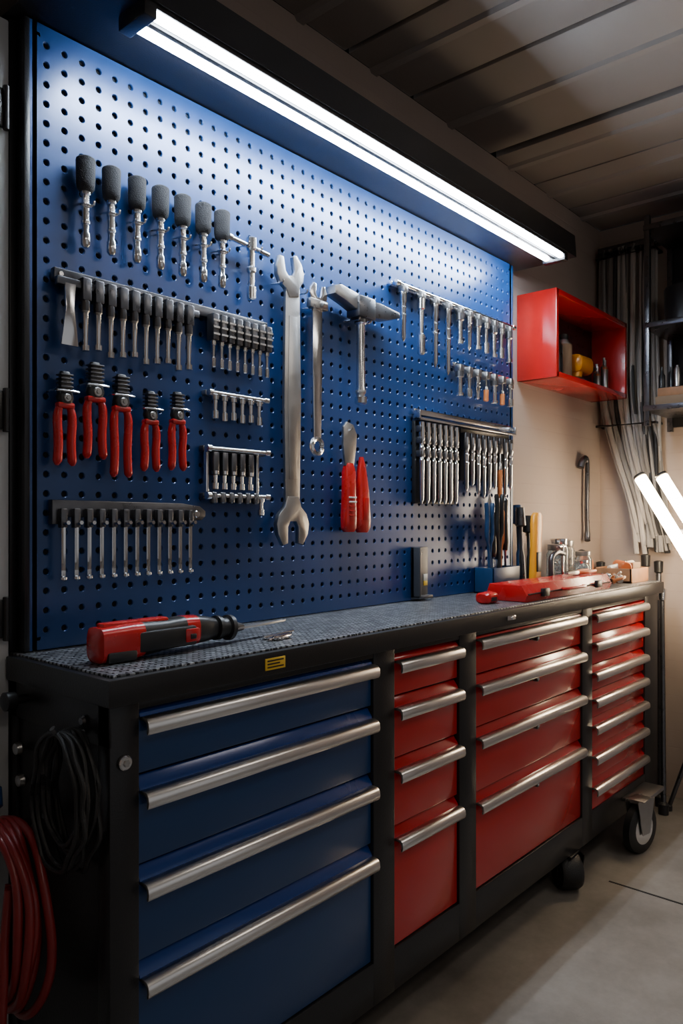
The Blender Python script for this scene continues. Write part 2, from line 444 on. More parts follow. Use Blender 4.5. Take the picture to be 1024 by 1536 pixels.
def caster(x, y, r=.045, w=.03, ang=0, ztop=.122, hub='darksteel', big=False):
    bb = B(); ca, sa = math.cos(ang), math.sin(ang)
    ax = Vector((-sa, ca, 0)); fw = Vector((ca, sa, 0)); c = Vector((x, y, r))
    bb.lathe(c-ax*w/2, ax, [(0, r*.55), (0, r*.9), (w*.15, r), (w*.85, r), (w, r*.9), (w, r*.55)], 'rubber', 28)
    bb.lathe(c-ax*(w/2+.002), ax, [(0, r*.2), (0.001, r*.62), (w+.003, r*.62), (w+.004, r*.2)], hub, 24)
    bb.cyl(c-ax*(w/2+.008), c+ax*(w/2+.008), r*.14, 'chrome')
    for sgn in (-1, 1):
        p = c+ax*sgn*(w/2+.006)
        pts = [p-fw*r*.25-Vector((0, 0, r*.2)), p+fw*r*.25-Vector((0, 0, r*.2)), p+fw*r*.6+Vector((0, 0, ztop-r)), p-fw*r*.6+Vector((0, 0, ztop-r))]
        q = [t+ax*sgn*.003 for t in pts]
        bb.add(pts+q, [[0, 1, 2, 3], [7, 6, 5, 4], [0, 4, 5, 1], [1, 5, 6, 2], [2, 6, 7, 3], [3, 7, 4, 0]], 'steel' if big else 'black')
    t = c+Vector((0, 0, ztop-r))
    bb.box(t.x-.035, t.x+.035, t.y-.03, t.y+.03, t.z-.006, t.z, 'steel' if big else 'black', .001)
    return bb
for (x, y) in ((.75, 1.10), (.75, 1.36), (2.3, 1.36), (3.08, 1.36)):
    caster(x, y, .055, .04, ztop=.1195).make('caster', wb)
caster(2.37, 1.085, .059, .070, ang=R(48), ztop=.1195, hub='blackplastic').make('caster', wb)
bb = caster(2.80, 1.005, .088, .035, R(-12), .195, 'chrome', True)
bb.box(2.78, 3.0, .985, 1.062, .175, .19, 'steel', .002)
bb.make('large_caster', wb)

# ------------------------------------------------------------------ pegboard tools
TY = 1.335
HY = BY-.0018
def hook(bb, x, z, y1=None, r=.0022):
    y1 = y1 or TY
    bb.tube([(x, HY, z+.003), (x, BY-.006, z+.003), (x, y1-.010, z), (x, y1-.014, z+.008)], r, 'chrome', 6, sm=4)

def screwdriver(x, zt=1.895, zb=1.722):
    bb = B(); L = zt-zb
    bb.lathe((x, TY, zt), (0, 0, -1), [(0, .013), (.003, .0175), (.006, .0185), (.050, .0175), (.060, .0165), (.066, .012)], 'foam', 24)
    bb.lathe((x, TY, zt-.066), (0, 0, -1), [(0, .010), (.006, .010), (.008, .0075), (.022, .007), (.024, .009), (.030, .009), (.032, .007), (.055, .007), (.057, .009), (.062, .009), (.064, .0065), (L-.066-.03, .0065), (L-.066-.026, .009), (L-.066-.006, .009), (L-.066, .005)], 'chrome', 14)
    hook(bb, x-.010, zt-.092); hook(bb, x+.010, zt-.092)
    bb.cyl((x-.012, TY-.009, zt-.092), (x+.012, TY-.009, zt-.092), .002, 'chrome', 6)
    bb.make('screwdriver')
for x in (.788, .844, .903, .960, 1.017, 1.073, 1.126): screwdriver(x)

b = B(); x = 1.215
b.cyl((x-.06, TY, 1.843), (x+.055, TY, 1.833), .006, 'chrome'); b.lathe((x, TY, 1.862), (0, 0, -1), [(0, .006), (.004, .012), (.03, .012), (.034, .008), (.07, .0075), (.074, .011), (.082, .011), (.086, .0075), (.115, .0075), (.118, .011), (.145, .011), (.148, .007)], 'chrome')
b.lathe((x-.06, TY, 1.843), (-1, 0, .08), [(0, .006), (.003, .009), (.012, .009), (.015, .004)], 'chrome')
hook(b, x+.02, 1.832); hook(b, x-.02, 1.836)
b.make('t_handle_wrench')

def hang(bb, x, zt, zb, st, y=TY, s=1.0):
    L = zt-zb
    if st == 'socket':
        bb.lathe((x, y, zt), (0, 0, -1), [(0, .007*s), (L*.18, .007*s), (L*.2, .0045*s), (L*.62, .004*s), (L*.65, .0065*s), (L*.97, .0065*s), (L, .004*s)], 'chrome', 12)
    elif st == 'nut':
        bb.lathe((x, y, zt), (0, 0, -1), [(0, .0075*s), (L*.22, .0075*s), (L*.26, .005*s), (L*.88, .0045*s), (L*.885, .0068*s), (L*.99, .0068*s), (L, .004*s)], ['darksteel', 'steel', 'chrome', 'chrome', 'chrome', 'chrome'], 12)
    elif st == 'bit':
        bb.lathe((x, y, zt), (0, 0, -1), [(0, .006*s), (L*.2, .006*s), (L*.22, .0048*s), (L*.3, .0048*s), (L*.31, .0058*s), (L*.34, .0048*s), (L*.45, .0048*s), (L*.46, .0058*s), (L*.49, .0048*s), (L*.93, .0042*s), (L, .001)], 'chrome', 10)
    elif st == 'key':
        bb.tube([(x, y, zb), (x, y, zt-.012), (x, y-.002, zt-.003), (x, y-.018, zt)], .0032*s, 'chrome', 6, sm=3)
        bb.lathe((x, y, zb+.003), (0, 0, -1), [(0, .003*s), (.002, .0052*s), (.007, .0052*s), (.01, .003)], 'chrome', 10)
    elif st == 'wood':
        bb.lathe((x, y, zt), (0, 0, -1), [(0, .004), (L*.35, .004), (L*.37, .007), (L*.5, .009), (L*.8, .0085), (L*.97, .009), (L, .005)], ['chrome', 'chrome', 'chrome', 'amber', 'amber', 'amber'], 12)

def rail(bb, x0, x1, z0, z1, k='steel', y0=1.342):
    bb.box(x0, x1, y0, HY, z0, z1, k, .003)
    for x in (x0+.012, x1-.012):
        bb.cyl((x, y0+.001, (z0+z1)/2), (x, y0-.004, (z0+z1)/2), .005, 'chrome', 12)

b = B()
rail(b, .728, 1.275, 1.650, 1.674, 'darksteel')
b.box(.728, 1.06, 1.330, 1.345, 1.640, 1.656, 'darksteel', .003)
b.prism([(.742, 1.645), (.765, 1.645), (.762, 1.60), (.770, 1.528), (.735, 1.528), (.745, 1.60)], TY-.006, TY, 'chrome', .0015)
x = .785
for i in range(10):
    b.box(x-.0095, x+.0095, 1.322, 1.345, 1.618, 1.662, 'darksteel', .003)
    hang(b, x, 1.621, 1.522+.006*math.sin(i*2.1), 'nut', y=1.331, s=1.15)
    x += .0272
x = 1.098
for i in range(8):
    b.box(x-.0085, x+.0085, 1.320, 1.345, 1.598, 1.658, 'darksteel', .003)
    for zz in (1.61, 1.625, 1.64): b.box(x-.009, x+.009, 1.3185, 1.322, zz, zz+.004, 'steel')
    hang(b, x, 1.60, 1.538, 'socket', y=1.331, s=.85)
    x += .0232
b.make('socket_wrench_rack')

def pliers(x, zt, zb, s=1.0):
    bb = B(); zp = zt-.055*s
    n0 = len(bb.v)
    bb.loft([(zt, 0, 0, .009, .005, 3), (zt-.006, 0, 0, .012*s, .008, 3), (zt-.030, 0, 0, .013*s, .009, 3), (zp+.012, 0, 0, .015*s, .009, 3), (zp, 0, 0, .018*s, .010, 3), (zp-.014, 0, 0, .012*s, .008, 3)], 'blackplastic', 18, 'z')
    for i in range(n0, len(bb.v)): bb.v[i] += Vector((x, TY, 0))
    bb.cyl((x, TY-.012, zp), (x, TY+.010, zp), .0085*s, 'steel', 16); bb.cyl((x, TY-.014, zp), (x, TY-.011, zp), .004*s, 'steel', 6)
    for k in range(5): bb.box(x-.0140*s, x+.0140*s, TY-.0102, TY+.010, zt-.008-k*.0075, zt-.0045-k*.0075, 'darksteel', .001)
    for sg in (-1, 1):
        P = [(x+sg*.004, TY, zp-.006), (x+sg*.014*s, TY, zp-.022), (x+sg*.0165*s, TY, zp-.045), (x+sg*.0145*s, TY, (zp+zb)/2-.015), (x+sg*.0155*s, TY, zb+.02), (x+sg*.018*s, TY, zb)]
        pp = catmull([Vector(p) for p in P], 4); m = len(pp)
        rr = [.005+.0037*min(1, i/(m*.3)) for i in range(m)]; rr[-1] = .003; rr[-2] = .006
        bb.tube(pp, rr, 'redplastic', 10)
    bb.box(x-.019*s, x+.019*s, TY-.009, TY+.009, zp-.020, zp-.008, 'redplastic', .004)
    bb.tube([(x-.022, HY, zp+.012), (x-.022, TY-.013, zp+.012), (x+.022, TY-.013, zp+.012), (x+.022, HY, zp+.012)], .002, 'chrome', 6, sm=3)
    bb.make('pliers')
for x, zt, zb, s in ((.745, 1.478, 1.302, .9), (.808, 1.505, 1.318, 1.05), (.866, 1.490, 1.285, 1.0), (.935, 1.465, 1.300, .9), (1.003, 1.472, 1.305, .9)):
    pliers(x, zt, zb, s)

b = B()
b.prism([(.724, 1.238), (.724, 1.192), (.74, 1.192), (.74, 1.207), (1.045, 1.198), (1.075, 1.200), (1.085, 1.208), (1.085, 1.220), (1.07, 1.230), (1.02, 1.236)], 1.342, HY, 'darksteel', .002)
b.cyl((1.060, 1.343, 1.213), (1.060, 1.339, 1.213), .008, 'chrome')
x = .742
for i in range(12):
    b.box(x-.0065, x+.0065, 1.330, 1.344, 1.185, 1.222, 'darksteel', .002)
    hang(b, x, 1.195, 1.092, 'key', y=1.334, s=1.3)
    x += .0268
b.make('hex_key_rack')

b = B()
rail(b, 1.085, 1.268, 1.478, 1.490, 'steel')
b.lathe((1.085, 1.335, 1.484), (1, 0, 0), [(0, .003), (.002, .008), (.012, .008), (.015, .005), (.17, .005), (.172, .007), (.183, .007), (.185, .003)], 'chrome')
x = 1.105
for i in range(6):
    hang(b, x, 1.478, 1.425-.004*(i % 2), 'socket', y=1.334, s=1.2); x += .0265
b.make('socket_rail')

b = B()
for z in (1.352, 1.247):
    rail(b, 1.078, 1.268, z, z+.014, 'darksteel')
    b.lathe((1.078, 1.333, z+.007), (1, 0, 0), [(0, .003), (.002, .009), (.012, .009), (.015, .0055), (.178, .0055), (.18, .008), (.19, .008), (.192, .003)], 'chrome')
for x in (1.085, 1.235):
    b.box(x-.004, x+.004, 1.335, 1.345, 1.25, 1.36, 'chrome', .002)
x = 1.105
for i in range(5):
    b.box(x-.008, x+.008, 1.328, 1.345, 1.30, 1.352, 'darksteel', .002)
    hang(b, x, 1.310, 1.268, 'socket', y=1.334, s=1.2); x += .026
for i in range(6): b.lathe((1.10+i*.025, 1.333, 1.262), (0, 0, -1), [(0, .006), (.004, .009), (.022, .009), (.025, .006)], 'darksteel', 10)
hang(b, 1.245, 1.25, 1.21, 'socket', s=1.2)
b.make('two_tier_bit_rack')

def jaw(cx, cz, w, down, slot=.36, ang=0):
    pts = [(-.36, -.35), (-.5, .1), (-.85, .42), (-1.0, .85), (-.92, 1.3), (-.62, 1.78), (-slot, 1.70), (-slot, .98), (-slot*.55, .74), (slot*.55, .74), (slot, .98), (slot, 1.70), (.62, 1.78), (.92, 1.3), (1.0, .85), (.85, .42), (.5, .1), (.36, -.35)]
    out = []
    for a, c in pts:
        a, c = a*w, c*w
        a2 = a*math.cos(ang)-c*math.sin(ang); c2 = a*math.sin(ang)+c*math.cos(ang)
        out.append((cx+a2, cz-c2 if down else cz+c2))
    return out
b = B(); x = 1.345
b.prism(jaw(x, 1.238, .056, True, .33), TY-.010, TY+.004, 'steel', .002)
b.prism(jaw(x, 1.765, .047, False, .36, R(12)), TY-.010, TY+.004, 'steel', .002)
b.prism([(x-.024, 1.235), (x+.024, 1.235), (x+.029, 1.50), (x+.024, 1.775), (x-.024, 1.775), (x-.029, 1.50)], TY-.008, TY+.002, 'steel', .002)
b.prism([(x-.014, 1.30), (x+.014, 1.30), (x+.018, 1.50), (x+.014, 1.70), (x-.014, 1.70), (x-.018, 1.50)], TY-.0095, TY-.006, 'steel', .001)
hook(b, x-.045, 1.772, TY-.006); hook(b, x+.038, 1.765, TY-.006)
b.make('open_end_wrench')
b = B(); x = 1.436
b.prism(jaw(x, 1.745, .032, False, .34, R(-5)), TY-.009, TY+.003, 'chrome', .002)
b.prism([(x-.013, 1.40), (x+.013, 1.40), (x+.017, 1.58), (x+.018, 1.755), (x-.018, 1.755), (x-.017, 1.58)], TY-.007, TY+.001, 'chrome', .002)
b.tube([(x+.019*math.cos(2*math.pi*i/24), TY-.003, 1.388+.019*math.sin(2*math.pi*i/24)) for i in range(24)], .0070, 'chrome', 8, closed=True)
b.box(x-.032, x+.034, TY-.013, TY+.004, 1.738, 1.762, 'steel', .003)
b.lathe((x+.004, TY-.014, 1.75), (1, 0, 0), [(0, .006), (.002, .009), (.016, .009), (.018, .006)], 'steel', 14)
hook(b, x-.026, 1.735, TY-.006)
b.make('adjustable_wrench')

b = B(); x = 1.60
zc = 1.770
b.box(x-.036, x+.036, 1.296, 1.344, zc-.028, zc+.030, 'darksteel', .006)
b.prism([(x-.125, zc+.034), (x-.10, zc+.042), (x-.03, zc+.032), (x-.03, zc-.012), (x-.075, zc+.002), (x-.125, zc+.014)], 1.303, 1.341, 'steel', .003)
b.prism([(x+.03, zc+.025), (x+.06, zc+.026), (x+.15, zc+.018), (x+.155, zc+.004), (x+.10, zc-.012), (x+.03, zc-.020)], 1.302, 1.341, 'darksteel', .003)
b.lathe((x, 1.322, zc-.02), (0, 0, -1), [(0, .018), (.018, .018), (.022, .012), (.07, .0115), (.19, .0125), (.20, .015), (.206, .015), (.21, .011), (.215, .011), (.218, .017), (.234, .017), (.238, .011)], ['darksteel', 'chrome', 'chrome', 'chrome', 'chrome', 'steel', 'steel', 'steel', 'chrome', 'chrome', 'chrome'], 18)
hook(b, x-.024, zc-.034, 1.32, .003); hook(b, x+.024, zc-.034, 1.32, .003)
b.make('hammer')

b = B(); x = 1.562
b.prism([(x-.026, 1.448), (x-.012, 1.462), (x+.014, 1.456), (x+.029, 1.43), (x+.026, 1.40), (x+.016, 1.345), (x-.018, 1.345), (x-.027, 1.40)], TY-.008, TY, 'steel', .0015)
b.loft([(1.352, x, TY-.003, .014, .008, 3), (1.33, x, TY-.003, .021, .013, 3), (1.27, x, TY-.003, .022, .014, 3), (1.20, x, TY-.003, .025, .015, 3), (1.178, x, TY-.003, .025, .014, 3), (1.168, x, TY-.003, .017, .010, 3)], 'redplastic', 20, 'z')
for i in range(5): b.box(x-.014, x+.014, TY-.020, TY-.010, 1.21+i*.012, 1.214+i*.012, 'white' if i > 2 else 'redplastic', .001)
hook(b, x, 1.44)
b.make('putty_knife')
b = B(); x = 1.622
b.loft([(1.372, x-.004, TY, .006, .005, 3), (1.34, x-.003, TY, .015, .009, 3), (1.28, x, TY, .022, .013, 3), (1.20, x, TY, .029, .015, 3), (1.180, x, TY, .029, .014, 3), (1.166, x, TY, .018, .010, 3)], 'redplastic', 20, 'z')
b.prism([(x-.012, 1.26), (x+.012, 1.26), (x+.014, 1.20), (x-.014, 1.20)], TY-.0155, TY-.012, 'redlip', .001)
hook(b, x, 1.345)
b.make('utility_knife')

b = B()
rail(b, 1.765, 2.475, 1.878, 1.892, 'chrome')
b.lathe((1.765, 1.332, 1.886), (1, 0, 0), [(0, .004), (.002, .010), (.02, .010), (.023, .0065), (.69, .0065), (.692, .009), (.708, .009), (.71, .004)], 'chrome')
for x, zb, st in ((1.804, 1.72, 'bit'), (1.895, 1.696, 'socket'), (1.969, 1.668, 'bit'), (2.04, 1.655, 'bit'), (2.11, 1.765, 'nut'), (2.165, 1.755, 'bit'), (2.22, 1.765, 'nut'), (2.272, 1.76, 'socket'), (2.325, 1.755, 'nut'), (2.375, 1.76, 'socket'), (2.43, 1.755, 'nut')):
    b.box(x-.01, x+.01, 1.318, 1.345, 1.862, 1.882, 'steel', .003)
    hang(b, x, 1.864, zb, st, y=1.330, s=1.8)
b.make('socket_extension_rack')
b = B()
rail(b, 2.09, 2.47, 1.695, 1.708, 'chrome')
for i, st in enumerate(('nut', 'socket', 'bit', 'wood', 'nut', 'wood', 'socket')):
    x = 2.11+i*.055
    b.box(x-.011, x+.011, 1.320, 1.345, 1.675, 1.70, 'steel', .003)
    hang(b, x, 1.678, 1.60, st, y=1.331, s=1.8)
b.make('nut_driver_rack')
b = B()
rail(b, 1.878, 2.47, 1.518, 1.536, 'chrome')
b.box(1.878, 2.47, 1.322, 1.345, 1.500, 1.508, 'chrome', .002)
b.box(1.878, 1.885, 1.322, 1.345, 1.500, 1.53, 'chrome', .002); b.box(2.463, 2.47, 1.322, 1.345, 1.500, 1.53, 'chrome', .002)
b.box(1.885, 2.105, 1.345, HY, 1.25, 1.50, 'blackplastic', .002)
for i in range(7):
    x = 1.90+i*.0315
    for zz in (1.475, 1.44, 1.40): b.box(x-.0125, x+.0125, 1.326, 1.346, zz-.010, zz+.010, 'darksteel', .003)
    hang(b, x, 1.495, 1.245, 'bit', y=1.332, s=1.7)
for i in range(9):
    x = 2.15+i*.0365
    b.box(x-.013, x+.013, 1.325, 1.345, 1.43, 1.485, 'darksteel', .003)
    hang(b, x, 1.47, 1.29+.02*math.sin(i*1.7), 'wood' if i == 6 else 'bit', y=1.331, s=1.7)
b.box(2.14, 2.46, 1.345, HY, 1.33, 1.50, 'blackplastic', .002)
b.make('drill_bit_rack')

b = B()
b.box(1.880, 1.890, 1.325, HY, .965, 1.118, 'gunmetal', .002); b.box(1.880, 1.952, 1.345, HY, .965, 1.118, 'gunmetal', .002)
b.box(1.880, 1.952, 1.325, HY, .962, .972, 'gunmetal', .002)
b.box(1.928, 1.948, 1.3435, 1.346, 1.015, 1.035, 'white', .0005); b.box(1.928, 1.948, 1.3435, 1.346, 1.000, 1.014, 'label', .0005)
b.cyl((1.915, 1.346, 1.10), (1.915, 1.342, 1.10), .005, 'chrome')
b.make('wall_switch_bracket')

# ------------------------------------------------------------------ power tool on the counter
z = .9565
b = B()
ks = ['redplastic', 'redplastic', 'redplastic', 'blackplastic', 'blackplastic', 'redplastic', 'blackplastic', 'blackplastic', 'blackplastic']
b.loft([(.700, 1.165, z+.030, .018, .022, 4), (.706, 1.165, z+.031, .027, .030, 4), (.765, 1.166, z+.032, .030, .032, 4), (.79, 1.167, z+.033, .028, .031, 3.5), (.84, 1.168, z+.034, .025, .028, 3), (.885, 1.169, z+.036, .025, .028, 3), (.915, 1.170, z+.036, .025, .027, 3), (.945, 1.171, z+.034, .022, .024, 2.5), (.965, 1.171, z+.033, .018, .020, 2.2), (.968, 1.171, z+.033, .012, .014, 2)], ks, 28)
b.box(.712, .77, 1.134, 1.196, z+.001, z+.020, 'blackplastic', .005)
b.box(.715, .85, 1.155, 1.180, z+.058, z+.067, 'redplastic', .004)
b.box(.775, .90, 1.136, 1.150, z+.012, z+.048, 'blackplastic', .005)
b.box(.872, .905, 1.134, 1.147, z+.018, z+.044, 'redplastic', .004)
b.box(.882, .896, 1.1325, 1.137, z+.024, z+.034, 'blackplastic', .002)
b.lathe((.966, 1.171, z+.033), (1, 0, -.08), [(0, .016), (.003, .024), (.012, .024), (.014, .019), (.03, .019), (.033, .025), (.042, .025), (.046, .012), (.06, .010), (.075, .007)], 'blackplastic', 24)
b.prism([(1.02, 1.160), (1.07, 1.163), (1.17, 1.180), (1.18, 1.186), (1.17, 1.19), (1.07, 1.184), (1.02, 1.182)], z+.024, z+.028, 'steel', .0008, axis='z')
b.make('cordless_power_tool')
b = B()
b.cyl((1.07, 1.14, z+.004), (1.18, 1.165, z+.004), .004, 'chrome', 8); b.cyl((1.06, 1.115, z+.004), (1.12, 1.135, z+.004), .004, 'chrome', 8)
b.lathe((1.075, 1.115, z+.006), (1, .1, 0), [(0, .003), (.002, .006), (.05, .006), (.055, .002)], 'chrome', 8)
b.make('loose_drill_bits')

# ------------------------------------------------------------------ counter clutter (right end)
b = B()
b.prism([(1.075, z), (1.20, z), (1.205, z+.02), (1.195, z+.050), (1.085, z+.050), (1.068, z+.02)], 2.06, 2.70, 'redplastic', .004, axis='x')
b.box(2.07, 2.69, 1.066, 1.207, z+.022, z+.025, 'dark'); b.box(2.15, 2.19, 1.058, 1.07, z+.012, z+.036, 'blackplastic', .002); b.box(2.55, 2.59, 1.058, 1.07, z+.012, z+.036, 'blackplastic', .002)
b.tube([(2.30, 1.07, z+.025), (2.31, 1.055, z+.025), (2.44, 1.055, z+.025), (2.45, 1.07, z+.025)], .005, 'redplastic', 8, sm=4)
b.make('tool_case')
b = B()
b.loft([(1.945, 1.15, z+.016, .018, .012, 3), (1.95, 1.15, z+.016, .025, .016, 3), (1.99, 1.15, z+.017, .026, .017, 3), (2.01, 1.15, z+.014, .016, .012, 3)], 'redplastic', 20)
b.box(1.955, 1.985, 1.124, 1.13, z+.008, z+.02, 'blackplastic', .001)
b.make('tape_measure')
# dark caddy holding a few pliers and brushes
b = B()
b.box(2.22, 2.40, 1.27, 1.345, z, z+.006, 'bluepl', .001)
for a in ((2.22, 2.40, 1.27, 1.275), (2.22, 2.40, 1.34, 1.345)): b.box(*a, z, z+.085, 'bluepl', .001)
for a in ((2.22, 2.225, 1.27, 1.345), (2.395, 2.40, 1.27, 1.345)): b.box(*a, z, z+.085, 'bluepl', .001)
random.seed(3)
for i, (kk, h) in enumerate((('bluepl', .30), ('blackplastic', .26), ('blackplastic', .33), ('darksteel', .24), ('amber', .28), ('blackplastic', .31))):
    x = 2.24+i*.028; y = 1.29+random.random()*.03; lean = random.uniform(-.03, .03)
    if i % 2 == 0:   # plier handles opening upward
        for sg in (-1, 1):
            b.tube([(x, y, z+.02), (x+sg*.004, y, z+h*.45), (x+sg*.016, y, z+h*.65), (x+sg*.014, y, z+h*.85), (x+sg*.020, y, z+h)], [.005]*7+[.008]*9+[.006], kk, 8, sm=4)
    else:
        b.lathe((x, y, z+.01), (lean/h, random.uniform(-.05, .05), 1), [(0, .004), (h*.4, .004), (h*.42, .009), (h*.5, .013), (h*.8, .011), (h*.97, .014), (h, .006)], ['chrome', 'chrome', kk, kk, kk, kk], 12)
b.prism([(2.232, z+.20), (2.256, z+.20), (2.262, z+.29), (2.248, z+.33), (2.232, z+.29)], 1.30, 1.304, 'steel')
b.make('tool_caddy')
b = B()
b.loft([(z, 2.51, 1.27, .032, .014, 3), (z+.05, 2.51, 1.27, .030, .014, 3), (z+.14, 2.515, 1.27, .027, .014, 3), (z+.23, 2.530, 1.275, .032, .014, 3), (z+.258, 2.536, 1.277, .032, .012, 3), (z+.27, 2.538, 1.277, .018, .010, 3)], 'yellow', 20, 'z')
b.box(2.495, 2.525, 1.252, 1.258, z+.06, z+.13, 'blackplastic', .002)
b.make('spirit_level')
b = B()
for i, (x, y, h, kk) in enumerate(((2.60, 1.335, .26, 'blackplastic'), (2.65, 1.35, .24, 'darksteel'), (2.555, 1.34, .29, 'darksteel'), (2.57, 1.36, .30, 'bluepl'))):
    b.lathe((x, y, z), (0.03, 0.06, 1), [(0, .012), (h*.4, .010), (h*.45, .006), (h*.75, .006), (h*.77, .02), (h, .016)], kk, 12)
b.make('metal_files')
b = B()   # steel G-clamp standing on the bench
cx, cy = 2.63, 1.24
b.tube([(cx-.05, cy, z+.012), (cx-.055, cy, z+.06), (cx-.05, cy, z+.11), (cx, cy, z+.125), (cx+.045, cy, z+.118)], .010, 'darksteel', 10, sm=5)
b.cyl((cx-.06, cy, z+.010), (cx+.05, cy, z+.010), .010, 'darksteel', 12)
b.cyl((cx+.038, cy, z+.03), (cx+.038, cy, z+.15), .006, 'chrome', 10); b.cyl((cx+.012, cy, z+.145), (cx+.064, cy, z+.145), .004, 'chrome', 8)
b.lathe((cx+.038, cy, z+.021), (0, 0, 1), [(0, .013), (.008, .013), (.012, .006)], 'chrome', 14)
b.make('g_clamp')
def jar(x, y, r, h, lid='steel'):
    bb = B()
    bb.lathe((x, y, z), (0, 0, 1), [(0, r*.9), (.004, r), (h*.75, r), (h*.85, r*.8), (h*.88, r*.8)], 'glass', 20)
    bb.lathe((x, y, z+h*.86), (0, 0, 1), [(0, r*.85), (.002, r*.88), (h*.14, r*.88), (h*.15, r*.8)], lid, 20)
    for i in range(14):
        a = random.random()*6.28; q = random.random()*r*.45; zz = z+.010+random.random()*h*.5
        bb.lathe((x+q*math.cos(a), y+q*math.sin(a), zz), (random.uniform(-1, 1), random.uniform(-1, 1), random.uniform(.2, 1)), [(0, .007), (.003, .007), (.0035, .003), (.014, .003)], 'chrome' if i % 3 else 'steel', 6)
    bb.make('hardware_jar')
jar(2.74, 1.30, .036, .15); jar(2.83, 1.33, .040, .17, 'chrome'); jar(2.895, 1.26, .034, .12); jar(2.81, 1.23, .03, .09, 'chrome'); jar(2.945, 1.355, .036, .16)
b = B()
for i in range(22):
    b.lathe((2.73+random.random()*.19, 1.08+random.random()*.09, z+.013+.012*random.random()), (random.uniform(-1, 1), random.uniform(-1, 1), .35), [(0, .011), (.008, .011), (.009, .006), (.035, .006), (.04, .003)], random.choice(['chrome', 'steel', 'amber', 'darksteel']), 10)
b.make('loose_sockets')
b = B()   # pliers with orange grips lying on the case
for sg in (-1, 1):
    b.tube([(2.56, 1.14, z+.060), (2.60, 1.14+sg*.012, z+.060), (2.64, 1.14+sg*.018, z+.060), (2.69, 1.14+sg*.014, z+.060)], .007, 'orange', 8, sm=4)
b.loft([(2.49, 1.14, z+.060, .004, .004, 3), (2.53, 1.14, z+.060, .010, .007, 3), (2.555, 1.14, z+.060, .013, .008, 3), (2.575, 1.14, z+.060, .008, .007, 3)], 'steel', 16)
b.make('combination_pliers')
b = B()
b.box(2.95, 3.13, 1.09, 1.24, z, z+.008, 'wood', .001)
for a in ((2.95, 3.13, 1.09, 1.098), (2.95, 3.13, 1.232, 1.24), (2.95, 2.958, 1.09, 1.24), (3.122, 3.13, 1.09, 1.24)): b.box(*a, z, z+.055, 'wood', .001)
b.cyl((2.98, 1.12, z+.06), (3.09, 1.2, z+.062), .02, 'orange'); b.cyl((2.98, 1.19, z+.05), (3.1, 1.14, z+.07), .013, 'white')
b.box(3.02, 3.10, 1.11, 1.16, z+.02, z+.075, 'card', .002)
b.make('wooden_tray')
b = B()
b.loft([(3.0, 1.34, z+.03, .02, .02, 3), (3.01, 1.34, z+.04, .035, .038, 3), (3.10, 1.34, z+.045, .038, .045, 3), (3.13, 1.34, z+.035, .025, .03, 3)], ['orange', 'amber', 'blackplastic'], 20)
b.box(3.03, 3.08, 1.325, 1.355, z, z+.012, 'blackplastic'); b.tube([(3.02, 1.34, z+.075), (3.04, 1.34, z+.11), (3.09, 1.34, z+.11), (3.11, 1.34, z+.08)], .008, 'blackplastic', 8, sm=4)
b.make('palm_sander')

b = B()
ox = .05
b.tube([(3.14+ox, 1.40, 1.425), (3.155+ox, 1.395, 1.46), (3.19+ox, 1.395, 1.47), (3.20+ox, 1.395, 1.43), (3.195+ox, 1.395, 1.25), (3.20+ox, 1.395, 1.14), (3.19+ox, 1.39, 1.11)], [.015]*10+[.010]*20+[.013]*7, 'darksteel', 10, sm=6)
b.cyl((3.17+ox, 1.419, 1.455), (3.17+ox, 1.38, 1.455), .005, 'steel')
b.make('pry_bar')

# ------------------------------------------------------------------ red wall shelf box
rb = empty('red_wall_cabinet', (3.0, 1.34, 1.9))
b = B()
x0, x1, y0, y1, z0, z1, t = 2.655, 3.35, 1.257, 1.4195, 1.73, 2.06, .022
b.box(x0, x0+t, y0, y1, z0, z1, 'red', .003); b.box(x1-t, x1, y0, y1, z0, z1, 'red', .003)
b.box(x0+.002, x1-.002, y0, y1, z0, z0+t, 'red', .003); b.box(x0+.002, x1-.002, y0, y1, z1-t, z1, 'red', .003)
b.box(x0+.01, x1-.01, y1-.012, y1-.001, z0+.01, z1-.01, 'darksteel')
b.make('shell', rb)
zz = z0+t+.0005
b = B()
b.lathe((2.78, 1.33, zz), (0, 0, 1), [(0, .032), (.004, .036), (.12, .036), (.15, .016), (.18, .014), (.181, .018), (.20, .018)], ['darksteel']*4+['card', 'card'], 18)
b.lathe((2.87, 1.33, zz), (0, 0, 1), [(0, .03), (.004, .033), (.14, .033), (.16, .02), (.18, .02)], ['card', 'card', 'steel', 'blackplastic'], 18)
b.make('spray_cans', rb)
b = B()
b.loft([(2.96, 1.33, zz+.085, .02, .02, 3), (2.97, 1.33, zz+.085, .034, .036, 3), (3.08, 1.33, zz+.085, .034, .036, 3), (3.10, 1.33, zz+.085, .02, .02, 3)], ['yellow', 'yellow', 'blackplastic'], 18)
b.loft([(zz, 2.99, 1.33, .04, .034, 4), (zz+.02, 2.99, 1.33, .04, .034, 4), (zz+.03, 2.99, 1.33, .02, .02, 3), (zz+.07, 3.0, 1.33, .022, .022, 3)], ['blackplastic', 'blackplastic', 'yellow'], 18, 'z')
b.cyl((3.09, 1.33, zz+.085), (3.15, 1.33, zz+.085), .015, 'blackplastic')
b.make('cordless_drill', rb)
b = B()
for i in range(4):
    b.lathe((3.18+i*.04, 1.32+.02*(i % 2), zz), (0, 0, 1), [(0, .014), (.06+.02*i, .014), (.07+.02*i, .006), (.10+.02*i, .006)], ['steel', 'amber', 'steel'], 12)
b.make('small_bottles', rb)

